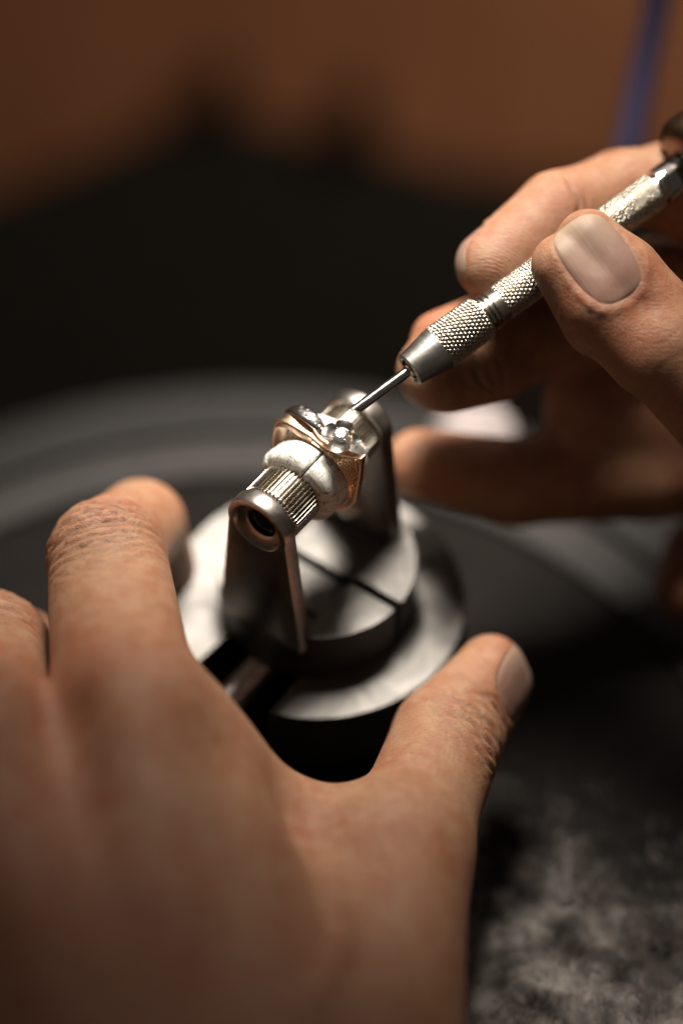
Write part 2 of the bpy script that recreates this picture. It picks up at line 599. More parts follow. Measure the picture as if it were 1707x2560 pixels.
def post(y0, y1, name):
    """upright post between the local planes y0 (outer face) and y1, boss with counterbored hole at the top"""
    bm = bmesh.new()
    RT, zc = 6.55, ZA
    zb = ZJ - 3.1
    pts = []
    nb = 14
    # half outline, right side from the bottom up
    top = arc(RT, R(-12), R(192), 44)
    outl = [(9.6, zb), (9.35, ZJ - 1)] + [(8.55, ZJ + 6), (7.6, ZJ + 14)] + [(x, zc + y) for x, y in top] + [(-7.6, ZJ + 14), (-8.55, ZJ + 6), (-9.35, ZJ - 1), (-9.6, zb)]
    n = len(outl)
    hole = []
    for x, z in outl:                        # ring of counterbore points matched to the outline
        a = math.atan2(z - zc, x)
        hole.append(a)
    rc, rh = 5.15, 3.15
    bev = .55
    out_dir = 1 if y1 > y0 else -1

    def ins(x, z, d):
        a = math.atan2(z - zc, x) if z > ZJ + 16 else None
        if a is not None:
            return (x - d * math.cos(a), z - d * math.sin(a))
        return (x - d * (1 if x > 0 else -1), z)
    loops = []
    yo = y0
    loops.append([(*ins(x, z, bev), yo) for x, z in outl])
    loops.append([(*ins(x, z, bev * .3), yo + out_dir * bev * .3) for x, z in outl])
    loops.append([(x, z, yo + out_dir * bev) for x, z in outl])
    loops.append([(x, z, y1 - out_dir * bev) for x, z in outl])
    loops.append([(*ins(x, z, bev * .3), y1 - out_dir * bev * .3) for x, z in outl])
    loops.append([(*ins(x, z, bev), y1) for x, z in outl])
    V = [[bm.verts.new((x, y, vz(z))) for x, z, y in lp] for lp in loops]
    for A, B in zip(V[:-1], V[1:]):
        for i in range(n - 1):
            bm.faces.new((A[i], A[i + 1], B[i + 1], B[i]))
    bm.faces.new(list(reversed(V[-1])))
    # front: outline to counterbore, counterbore wall, its floor, hole
    NC = 48
    cb = [bm.verts.new(((rc + .12) * math.cos(2 * math.pi * i / NC), yo, vz(zc + (rc + .12) * math.sin(2 * math.pi * i / NC)))) for i in range(NC)]
    edges = [bm.edges.new((V[0][i], V[0][(i + 1) % n])) if not bm.edges.get((V[0][i], V[0][(i + 1) % n])) else bm.edges.get((V[0][i], V[0][(i + 1) % n])) for i in range(n)]
    edges += [bm.edges.new((cb[i], cb[(i + 1) % NC])) for i in range(NC)]
    bmesh.ops.triangle_fill(bm, use_beauty=True, use_dissolve=False, edges=edges)
    prev = cb
    for r, dy in ((rc, .12), (rc - .25, 1.0), (rh + .35, 1.25), (rh, 1.6), (rh, abs(y1 - y0) - .2)):
        cur = [bm.verts.new((r * math.cos(2 * math.pi * i / NC), yo + out_dir * dy, vz(zc + r * math.sin(2 * math.pi * i / NC)))) for i in range(NC)]
        for i in range(NC):
            bm.faces.new((prev[i], prev[(i + 1) % NC], cur[(i + 1) % NC], cur[i]))
        prev = cur
    bm.faces.new(prev)
    return bm_obj(name, bm, 'steel_dark', vise, 40)


p1 = post(-17.9, -14.4, 'post')
p2 = post(15.4, 11.9, 'post')
for pp, y, sg in ((p1, -15.2, -1), (p2, 12.7, 1)):
    bm = bmesh.new()                         # slotted screw end inside the hole
    lathe(bm, [(0, 0), (2.4, 0), (2.7, .3), (2.7, 1.0)], 28, (0, y, vz(ZA)), (0, sg, 0))
    bm_obj('screw_end', bm, 'black_steel', pp)
bm = bmesh.new()
lathe(bm, [(0, 3.0), (1.2, 2.8), (2.1, 2.0), (2.4, .8), (2.4, 0)], 28, (0, 11.8, vz(ZJ + 4.5)), (0, -1, 0))
bm_obj('bolt', bm, 'steel_bright', vise)
bm = bmesh.new()                             # the rod through the sleeves
lathe(bm, [(0, 0), (4.6, 0), (4.6, 26.1), (0, 26.1)], 32, (0, -14.3, vz(ZA)), (0, 1, 0))
bm_obj('mandrel_rod', bm, 'steel_dark', vise)

# ribbed sleeves
NR = 46


def rib(r, h, a):
    w = (a * NR / (2 * math.pi)) % 1.0
    k = abs(w - .5) * 2
    k = min(1, max(0, (k - .22) / .40))
    return r - .52 * k * k * (3 - 2 * k)


for sgn in (-1, 1):
    bm = bmesh.new()
    prof = [(4.7, 0), (5.2, .0), (5.8, .25)] + [(6.08, .5 + i * .67) for i in range(11)] + [(5.9, 7.4), (5.3, 7.6), (4.7, 7.6)]

    def f2(r, h, a):
        return rib(r, h, a) if r > 5.4 else r
    if sgn > 0:
        prof = prof[:3] + [(5.85, .5 + i * .7) for i in range(7)] + [(5.7, 4.9), (5.3, 5.1), (4.7, 5.1)]
    lathe(bm, prof, NR * 10, (0, -14.38 if sgn < 0 else 11.88, vz(ZA)), (0, -sgn, 0), f2)
    bm_obj('ribbed_sleeve', bm, 'nickel', vise, 70)

# white nylon pads: four segments, flanged at both ends, a groove for the ring
half = [(4.9, 6.75), (5.6, 6.9), (6.4, 6.8), (7.2, 6.4), (7.75, 5.8), (8.02, 5.1), (8.05, 4.4), (7.92, 3.75), (7.72, 3.4), (7.60, 3.28), (7.66, 3.1), (7.82, 2.9), (7.86, 2.0), (7.84, 1.0), (7.82, 0)]
prof = [(r, -h) for r, h in half] + [(r, h) for r, h in half[:-1][::-1]]
starts = [R(-62), R(28 + 2), R(112), R(208)]
ends = [R(28), R(110), R(206), R(296)]
pr = []
for i in range(len(prof) - 1):
    for k in range(3):
        q = k / 3
        pr.append((prof[i][0] * (1 - q) + prof[i + 1][0] * q, prof[i][1] * (1 - q) + prof[i + 1][1] * q))
pr.append(prof[-1])
for a0, a1 in zip(starts, ends):
    bm = bmesh.new()
    nseg = 40

    def soft(r, h, a, a0=a0, a1=a1):
        d = min(a - a0, a1 - a) * 8
        e = max(0, 1 - d / .38)
        return r - .38 * e * e if r > 5 else r
    lathe(bm, pr, nseg, (0, 0, vz(ZA)), (0, 1, 0), soft, a0 + R(.6), a1 - R(.6), True)
    bm_obj('nylon_pad', bm, 'nylon', vise, 60)

# ---------------------------------------------------------------- the gold ring
ring = empty('gold_ring', (-4.7, 12.2, ZA), VROT)
tag(ring, 'rose gold ring with a diamond flower clamped on the white holder', 'ring')




# outer profile (across, up) counter-clockwise from the right corner
prof_out = [(10.35, 9.55), (9.2, 9.0), (7.5, 8.5), (4.6, 8.35), (2.4, 8.7), (.3, 9.0), (-2.4, 9.2), (-5.6, 9.25), (-7.5, 8.5), (-8.5, 7.0), (-9.1, 3.5), (-9.45, -1.0), (-9.1, -3.4), (-7.2, -6.4), (-4, -8.6), (0, -9.4),
            (4, -8.6), (7.2, -6.4), (9.0, -3.6), (9.55, -.8), (9.95, 3.5), (10.25, 7.5)]
po = spline(prof_out, 10, True)
cx = po / np.linalg.norm(po, axis=1)[:, None]
ang = np.arctan2(po[:, 1], po[:, 0])
rad = np.linalg.norm(po, axis=1)
# inner wall: a circle on the right, following the outer wall at the left corner
wall = np.where(po[:, 0] < 0, np.clip(rad - .95, 8.25, 99), 8.25)
blend = np.clip((-po[:, 0]) / 4, 0, 1)
ri = 8.28 * (1 - blend) + np.maximum(rad - .95, 8.28) * blend
ri = np.minimum(ri, rad - .32)
pi_ = cx * ri[:, None]
topness = np.clip((po[:, 1] + 4) / 9, 0, 1)
sf_i = -1.05 - .55 * topness                 # front edge, inner
sf_o = -.75 - .15 * topness + .5 * np.clip(po[:, 0] / 10, 0, 1) * topness
sb = .75 + (.2 + 1.7 * np.clip(.5 - po[:, 0] / 6, 0, 1)) * topness
n = len(po)
rows = []


def row(pt, s):
    rows.append(np.column_stack([pt[:, 0], s, pt[:, 1]]))


rim = .30
row(pi_, sb)
row(po, sb)
row(po, sf_o + .12)
row(po - cx * .10, sf_o)
mid = np.minimum(rim, (rad - ri) * .35)
row(po - cx * mid[:, None], sf_o)
rec = np.clip((rad - ri - .7) / .6, 0, 1) * .22
row(po - cx * (mid + .06)[:, None], sf_o + rec + .02)
row(pi_ + cx * np.minimum(.26, (rad - ri) * .3)[:, None], sf_i + rec + .02)
row(pi_ + cx * np.minimum(.2, (rad - ri) * .25)[:, None], sf_i)
row(pi_, sf_i + .08)
verts = np.vstack(rows)
faces = []
nr = len(rows)
for a in range(nr):
    b = (a + 1) % nr
    for i in range(n):
        j = (i + 1) % n
        faces.append((a * n + i, a * n + j, b * n + j, b * n + i))
band = mesh_np('band', verts, faces, 'gold', ring)
band.data.materials.append(M['gold_matt'])
for i in range(n):
    if po[i, 0] > .5 and po[i, 1] > -5:
        band.data.polygons[5 * n + i].material_index = 1
bmx = bmesh.new()
bmx.from_mesh(band.data)
bmesh.ops.recalc_face_normals(bmx, faces=bmx.faces)
for e in bmx.edges:
    e.smooth = e.calc_face_angle(0) < R(38)
bmx.to_mesh(band.data)
bmx.free()

# grain beads on the right-hand front facet
bm = bmesh.new()
cells = []
tries = 0
while len(cells) < 260 and tries < 9000:
    tries += 1
    i = random.randrange(n)
    if po[i, 0] < 1.0 or po[i, 1] < -4.5 or rad[i] - ri[i] < .75:
        continue
    q = random.random()
    a = mid[i] + .25
    w = rad[i] - ri[i] - a - .42
    if w <= .02:
        continue
    f = (a + w * q) / (rad[i] - ri[i])
    p = po[i] * (1 - f) + pi_[i] * f
    s = sf_o[i] * (1 - f) + sf_i[i] * f + rec[i]
    if any((p[0] - c[0]) ** 2 + (p[1] - c[1]) ** 2 < .47 ** 2 for c in cells):
        continue
    cells.append(p)
    mt = Matrix.Translation((p[0], s - .02, p[1]))
    bmesh.ops.create_icosphere(bm, subdivisions=1, radius=.24 + random.random() * .05, matrix=mt)
bm_obj('grain_beads', bm, 'gold_matt', ring, 80)

# ribbons crossing the top
bm = bmesh.new()


def ribbon(bm, pts, w, th, up=(0, 0, 1), n=8):
    c = spline(pts, n)
    prevs = None
    rings = []
    for i in range(len(c)):
        d = Vector(c[min(i + 1, len(c) - 1)] - c[max(i - 1, 0)]).normalized()
        u = Vector(up)
        sd = d.cross(u).normalized()
        u = sd.cross(d)
        q = i / (len(c) - 1)
        ww = w * (.25 + .75 * math.sin(math.pi * min(1, .12 + q * .8)))
        p = Vector(c[i])
        ring_ = []
        for k in range(10):
            a = 2 * math.pi * k / 10
            ring_.append(bm.verts.new(p + sd * (ww * math.cos(a)) + u * (th * math.sin(a))))
        rings.append(ring_)
    for A, B in zip(rings[:-1], rings[1:]):
        for k in range(10):
            bm.faces.new((A[k], A[(k + 1) % 10], B[(k + 1) % 10], B[k]))
    bm.faces.new(list(reversed(rings[0])))
    bm.faces.new(rings[-1])


ribbon(bm, [(-2.6, 1.6, 9.5), (-.9, .5, 9.8), (1.0, -.3, 9.35), (3.0, -.6, 8.75), (5.2, -.35, 8.6)], .34, .30)
ribbon(bm, [(-1.6, 2.0, 9.9), (.4, 1.2, 10.0), (2.2, .8, 9.3), (4.2, .7, 8.7)], .36, .28)
ribbon(bm, [(-.2, -.9, 9.0), (2.0, -1.1, 8.75), (4.6, -.85, 8.35), (7.5, -.55, 8.5), (9.9, -.25, 9.3)], .22, .22)
bm_obj('ribbons', bm, 'gold', ring, 80)

# leaf of white gold set with small stones
bm = bmesh.new()
leafc = spline([(-8.2, 2.2, 7.9), (-6.2, 2.2, 9.6), (-4.0, 1.9, 10.5), (-1.8, 1.6, 10.5), (0.0, 1.3, 9.8), (.9, 1.0, 8.9)], 8)
rings = []
for i in range(len(leafc)):
    q = i / (len(leafc) - 1)
    d = Vector(leafc[min(i + 1, len(leafc) - 1)] - leafc[max(i - 1, 0)]).normalized()
    sd = d.cross(Vector((0, 0, 1))).normalized()
    u = sd.cross(d)
    w = .25 + 1.25 * math.sin(math.pi * min(1, q * .97 + .02)) ** .8
    rings.append([bm.verts.new(Vector(leafc[i]) + sd * (w * math.cos(2 * math.pi * k / 14)) + u * ((.55 if math.sin(2 * math.pi * k / 14) > 0 else .9) * min(1, w) * math.sin(2 * math.pi * k / 14))) for k in range(14)])
for A, B in zip(rings[:-1], rings[1:]):
    for k in range(14):
        bm.faces.new((A[k], A[(k + 1) % 14], B[(k + 1) % 14], B[k]))
bm.faces.new(list(reversed(rings[0])))
bm.faces.new(rings[-1])
leaf = bm_obj('leaf', bm, 'white_gold', ring, 80)


def brilliant(bm, center, normal, r, n=8):
    m = frame(normal, (0, 1, 0.01))
    c = Vector(center)

    def P3(rr, a, h):
        return bm.verts.new(c + m @ Vector((rr * math.cos(a), rr * math.sin(a), h)))
    st = 2 * math.pi / n
    tab = [P3(r * .55, (i + .5) * st, r * .32) for i in range(n)]
    crown = [P3(r * .80, i * st, r * .19) for i in range(n)]
    g = [P3(r, i * st / 2, 0) for i in range(2 * n)]
    cul = P3(0, 0, -r * .85)
    bm.faces.new(tab)
    for i in range(n):
        j = (i + 1) % n
        bm.faces.new((tab[i], crown[i], tab[i - 1]))
        bm.faces.new((tab[i], crown[j], g[2 * i + 1], crown[i]))
        bm.faces.new((crown[i], g[2 * i + 1], g[2 * i]))
        bm.faces.new((crown[i], g[2 * i], g[2 * i - 1]))
    for i in range(2 * n):
        bm.faces.new((g[(i + 1) % (2 * n)], cul, g[i]))


for i, (q, off) in enumerate([(.33, -.45), (.38, .35), (.46, -.55), (.50, .25), (.58, -.35), (.62, .5), (.70, -.2), (.74, .45), (.82, .1)]):
    k = int(q * (len(leafc) - 1))
    d = Vector(leafc[k + 1] - leafc[k - 1]).normalized()
    sd = d.cross(Vector((0, 0, 1))).normalized()
    u = sd.cross(d)
    bm = bmesh.new()
    brilliant(bm, Vector(leafc[k]) + sd * off + u * .56, u, .42)
    g = bm_obj('small_diamond', bm, 'diamond', leaf, 1)

# flower of five cupped petals round a brilliant, on a gold stem
FC = Vector((5.0, .9, 11.1))
FN = Vector((.05, -.17, 1)).normalized()
fm = frame(FN, (0, 1, 0.01))
bm = bmesh.new()
lathe(bm, [(1.5, -3.4), (.9, -2.4), (.75, -1.6), (1.0, -.9), (1.4, -.45)], 24, FC, FN)
lathe(bm, [(.32, -2.0), (.36, -.2), (.3, .3), (0, .45)], 10, FC + fm @ Vector((1.3, .6, 0)), FN)
bm_obj('stem', bm, 'gold', ring, 80)
for k in range(4):
    a0 = R((-62, 12, 105, 195)[k])
    size = (1.12, 1.15, .9, 1.0)[k]
    tipf = (.22, .60, .2, .25)[k]
    bm = bmesh.new()
    NU, NV = 14, 10
    grid = {}
    for side in (0, 1):
        for iu in range(NU + 1):
            for iv in range(NV + 1):
                u = iu / NU * 2 - 1
                w = iv / NV
                half = R(50) * (math.sin(math.pi * min(1, .30 + .55 * w))) ** .35
                rr = .8 + 2.6 * size * w * (1 - tipf * abs(u) ** (3 if k != 1 else 1.2))
                aa = a0 + u * half * (1 if w > 0 else .8)
                hh = -.35 + .95 * w ** 1.4 + .45 * (abs(u) ** 2) * w - .9 * max(0, w - .72) ** 1.2 - side * .26
                grid[side, iu, iv] = bm.verts.new(FC + fm @ Vector((rr * math.cos(aa), rr * math.sin(aa), hh)))
    for side in (0, 1):
        for iu in range(NU):
            for iv in range(NV):
                f = [grid[side, iu, iv], grid[side, iu + 1, iv], grid[side, iu + 1, iv + 1], grid[side, iu, iv + 1]]
                bm.faces.new(f if side == 0 else f[::-1])
    loop = [(i, 0) for i in range(NU)] + [(NU, j) for j in range(NV)] + [(NU - i, NV) for i in range(NU)] + [(0, NV - j) for j in range(NV)]
    for i in range(len(loop)):
        a, b = loop[i], loop[(i + 1) % len(loop)]
        bm.faces.new((grid[0, a[0], a[1]], grid[1, a[0], a[1]], grid[1, b[0], b[1]], grid[0, b[0], b[1]]))
    bm_obj('petal', bm, 'white_gold', ring, 60)
bm = bmesh.new()
brilliant(bm, FC + FN * .6, FN, 1.5, 8)
bm_obj('diamond', bm, 'diamond', ring, 1)
for k in range(4):
    a0 = R((-25, 58, 150, 242)[k])
    bm = bmesh.new()
    lathe(bm, [(.22, -.5), (.22, .45), (.16, .62), (0, .7)], 10, FC + fm @ Vector((1.42 * math.cos(a0), 1.42 * math.sin(a0), .2)), FN)
    bm_obj('claw', bm, 'white_gold', ring, 80)

# ---------------------------------------------------------------- graver in its pin-vise handle
PT = Vector((2.0, 14.7, 80.4))
PE = Vector((54.7, 52.3, 96.3))
pd = (PE - PT).normalized()
pen = empty('graver', PT)
pen.rotation_mode = 'QUATERNION'
pm = frame(pd, (0, 0, 1))
pen.rotation_quaternion = pm.to_quaternion()
pen.scale = (1.06, 1.06, 1)
tag(pen, 'knurled steel graver handle with thin cutting point held over the ring', 'graver')
# local z runs from the point up the handle
bm = bmesh.new()
lathe(bm, [(.92, 1.6), (.92, 14.5), (0, 14.5)], 28)
tipr = [v for v in bm.verts if abs(v.co.z - 1.6) < 1e-5]
tb = [bm.verts.new((0.62 * math.cos(a), -.80, 0.0 + .35 * abs(math.sin(a)))) for a in (0, math.pi)]
for v in tipr:                                # bevelled chisel: slanted cut
    v.co.z = 1.15 - 1.05 * (v.co.y / .92)
bm.faces.new(list(reversed(tipr)))
for v in tb:
    bm.verts.remove(v)
bm_obj('point', bm, 'steel_bright', pen, 30)
bm = bmesh.new()
lathe(bm, [(0, 12.4), (1.3, 12.4), (1.75, 12.65), (1.95, 13.2), (1.95, 14.6)], 40)
col = bm_obj('collet', bm, 'nickel', pen, 40)
for k in range(3):
    bm = bmesh.new()
    a = R(60 + 120 * k)
    m = Matrix.Rotation(a, 4, 'Z')
    prism(bm, [(.85, -.07), (1.97, -.07), (1.97, .07), (.85, .07)], 12.37, 14.0, 0)
    bmesh.ops.transform(bm, matrix=m, verts=bm.verts)
    bm_obj('collet_slit', bm, 'black_steel', col)
bm = bmesh.new()
lathe(bm, [(2.15, 14.0), (2.15, 13.1), (2.35, 12.85), (2.75, 12.85), (3.0, 13.1), (4.02, 19.2), (4.02, 19.5), (0, 19.5)], 64)
bm_obj('nose_cone', bm, 'satin', pen, 30)


def knurl(bm, z0, z1, r0, r1, lead, na, nh, depth, ch=.35):
    nseg = na * 9
    L = z1 - z0
    k = int(L / (2 * math.pi * r0 / nseg)) + 1

    def f(r, h, a):
        q = (h - z0) * lead
        u = (na * a / (2 * math.pi) + q) % 1.0
        w = (na * a / (2 * math.pi) - q) % 1.0
        gu = max(0, 1 - abs(u - .5) / .26)
        gw = max(0, 1 - abs(w - .5) / .26)
        e = min(1, max(0, min(h - z0, z1 - h) / ch))
        return r - depth * max(gu, gw) * e - (1 - e) * depth * .6
    pr = [(max(.1, r0 - .7), z0)] + [(r0 + (r1 - r0) * i / k, z0 + L * i / k) for i in range(k + 1)] + [(max(.1, r1 - .7), z1)]
    lathe(bm, pr, nseg, fn=lambda r, h, a: f(r, h, a) if r > min(r0, r1) - .3 else r)


bm = bmesh.new()
knurl(bm, 19.52, 29.6, 4.12, 3.95, .74, 31, 0, .26)
bm_obj('knurled_chuck', bm, 'nickel', pen, 50)
bm = bmesh.new()
lathe(bm, [(0, 29.5), (3.0, 29.5), (3.0, 29.9), (3.35, 30.05), (3.35, 30.5), (3.0, 30.65), (3.0, 30.9), (3.35, 31.05), (3.35, 31.5), (3.0, 31.65), (3.0, 31.9), (3.3, 32.05), (3.3, 33.8), (0, 33.8)], 56)
bm_obj('neck', bm, 'nickel', pen, 50)
bm = bmesh.new()
knurl(bm, 33.6, 70.0, 3.3, 3.3, .74, 25, 0, .22)
bm_obj('grip', bm, 'nickel', pen, 50)
bm = bmesh.new()
lathe(bm, [(0, 69.9), (2.7, 69.9), (2.7, 70.8), (3.2, 70.9), (3.45, 71.1), (3.45, 77.5), (3.2, 77.8), (0, 77.8)], 56)
bm_obj('ferrule', bm, 'chrome', pen, 40)
bm = bmesh.new()
lathe(bm, [(0, 77.0), (4.5, 77.0), (7.2, 77.6), (8.3, 79.0), (8.6, 81.5), (8.0, 86), (6.2, 92), (4.2, 96), (0, 98)], 48)
bm_obj('end_knob', bm, 'tail_brass', pen, 60)


# ---------------------------------------------------------------- hands: smooth distance fields meshed to one skin each
def cone_sdf(p, a, b, r1, r2):
    a = np.asarray(a, np.float32)
    b = np.asarray(b, np.float32)
    ba = b - a
    l2 = float(ba @ ba)
    if l2 < 1e-6:
        return np.linalg.norm(p - a, axis=1) - max(r1, r2)
    rr = r1 - r2
    a2 = l2 - rr * rr
    il2 = 1.0 / l2
    pa = p - a
    y = pa @ ba
    z = y - l2
    w = pa * l2 - ba[None] * y[:, None]
    x2 = np.einsum('ij,ij->i', w, w)
    y2 = y * y * l2
    z2 = z * z * l2
    k = np.sign(rr) * rr * rr * x2
    res = (np.sqrt(np.maximum(x2 * a2 * il2, 0)) + y * rr) * il2 - r1
    c1 = np.sign(z) * a2 * z2 > k
    c2 = np.sign(y) * a2 * y2 < k
    res = np.where(c2, np.sqrt(x2 + y2) * il2 - r1, res)
    res = np.where(c1, np.sqrt(x2 + z2) * il2 - r2, res)
    return res


def smin(a, b, k):
    h = np.maximum(k - np.abs(a - b), 0) / k
    return np.minimum(a, b) - h * h * h * k / 6.0


class Hand:
    def __init__(self, palm, fingers, kp=9, kf=3, kj=7):
        self.palm, self.fingers, self.kp, self.kf, self.kj = palm, fingers, kp, kf, kj

    def chain(self, p, prims, k):
        d = None
        for a, b, r1, r2 in prims:
            e = cone_sdf(p, a, b, r1, r2)
            d = e if d is None else smin(d, e, k)
        return d

    def f(self, p):
        p = np.asarray(p, np.float32)
        pl = self.chain(p, self.palm, self.kp)
        d = pl
        for fg in self.fingers:
            d = np.minimum(d, smin(pl, self.chain(p, fg, self.kf), self.kj))
        return d

    def grad(self, p, e=.15):
        g = np.zeros((len(p), 3), np.float32)
        for i in range(3):
            o = np.zeros(3, np.float32)
            o[i] = e
            g[:, i] = self.f(p + o) - self.f(p - o)
        return g / np.maximum(np.linalg.norm(g, axis=1), 1e-6)[:, None]


def surface_net(fn, lo, hi, h, coarse=6):
    """two-level grid: dense array, evaluated only near the surface"""
    lo = np.asarray(lo, float)
    nb = np.ceil((np.asarray(hi) - lo) / (h * coarse)).astype(int)
    N = nb * coarse + 1
    H = h * coarse
    ax = [lo[i] + H * (np.arange(nb[i]) + .5) for i in range(3)]
    C = np.stack(np.meshgrid(*ax, indexing='ij'), -1).reshape(-1, 3)
    fc = np.concatenate([fn(c) for c in np.array_split(C, max(1, len(C) // 60000))]).reshape(nb)
    act = np.abs(fc) < H * 1.1
    G = np.ones(N, np.float32)
    up = np.repeat(np.repeat(np.repeat(fc, coarse, 0), coarse, 1), coarse, 2)
    G[:-1, :-1, :-1] = up
    G[-1] = G[-2]
    G[:, -1] = G[:, -2]
    G[:, :, -1] = G[:, :, -2]
    mk = np.zeros(N, bool)
    idx = np.argwhere(act)
    for d in np.ndindex(coarse + 1, coarse + 1, coarse + 1):
        q = idx * coarse + np.array(d)
        mk[q[:, 0], q[:, 1], q[:, 2]] = True
    pts = np.argwhere(mk)
    vals = np.concatenate([fn(lo + c * h) for c in np.array_split(pts, max(1, len(pts) // 60000))])
    G[mk] = vals
    s = G < 0
    cube = [s[dx:N[0] - 1 + dx, dy:N[1] - 1 + dy, dz:N[2] - 1 + dz] for dx in (0, 1) for dy in (0, 1) for dz in (0, 1)]
    cnt = sum(c.astype(np.int8) for c in cube)
    cells = np.argwhere((cnt > 0) & (cnt < 8))
    vid = -np.ones(N, np.int64)
    vid[cells[:, 0], cells[:, 1], cells[:, 2]] = np.arange(len(cells))
    acc = np.zeros((len(cells), 3))
    num = np.zeros(len(cells))
    corner = list(np.ndindex(2, 2, 2))
    for a in corner:
        for b in corner:
            if sum(b) - sum(a) == 1 and all(y >= x for x, y in zip(a, b)):
                va = G[cells[:, 0] + a[0], cells[:, 1] + a[1], cells[:, 2] + a[2]]
                vb = G[cells[:, 0] + b[0], cells[:, 1] + b[1], cells[:, 2] + b[2]]
                c = (va < 0) != (vb < 0)
                t = np.where(c, va / np.where(c, va - vb, 1), 0)
                pa, pb = np.array(a, float), np.array(b, float)
                acc += np.where(c[:, None], pa + (pb - pa) * t[:, None], 0)
                num += c
    V = lo + (cells + acc / num[:, None]) * h
    F = []
    for axis in range(3):
        o1, o2 = [(1, 2), (2, 0), (0, 1)][axis]
        sl0 = [slice(1, N[i] - 1) for i in range(3)]
        sl1 = list(sl0)
        sl1[axis] = slice(2, N[axis])
        e0, e1 = s[tuple(sl0)], s[tuple(sl1)]
        q = np.argwhere(e0 != e1) + 1
        inside = s[q[:, 0], q[:, 1], q[:, 2]]

        def cid(a, b):
            c = q.copy()
            c[:, o1] -= a
            c[:, o2] -= b
            return vid[c[:, 0], c[:, 1], c[:, 2]]
        quad = np.stack([cid(1, 1), cid(0, 1), cid(0, 0), cid(1, 0)], 1)
        quad[~inside] = quad[~inside][:, ::-1]
        F.append(quad[(quad >= 0).all(1)])
    return V, np.vstack(F)


def unit(v):
    v = np.asarray(v, float)
    return v / np.linalg.norm(v)


def axes(a, b, facing):
    """T along the finger, N towards the given side, B across"""
    T = unit(np.subtract(b, a))
    Nn = np.asarray(facing, float)
    Nn = unit(Nn - T * (Nn @ T))
    return T, Nn, np.cross(Nn, T)


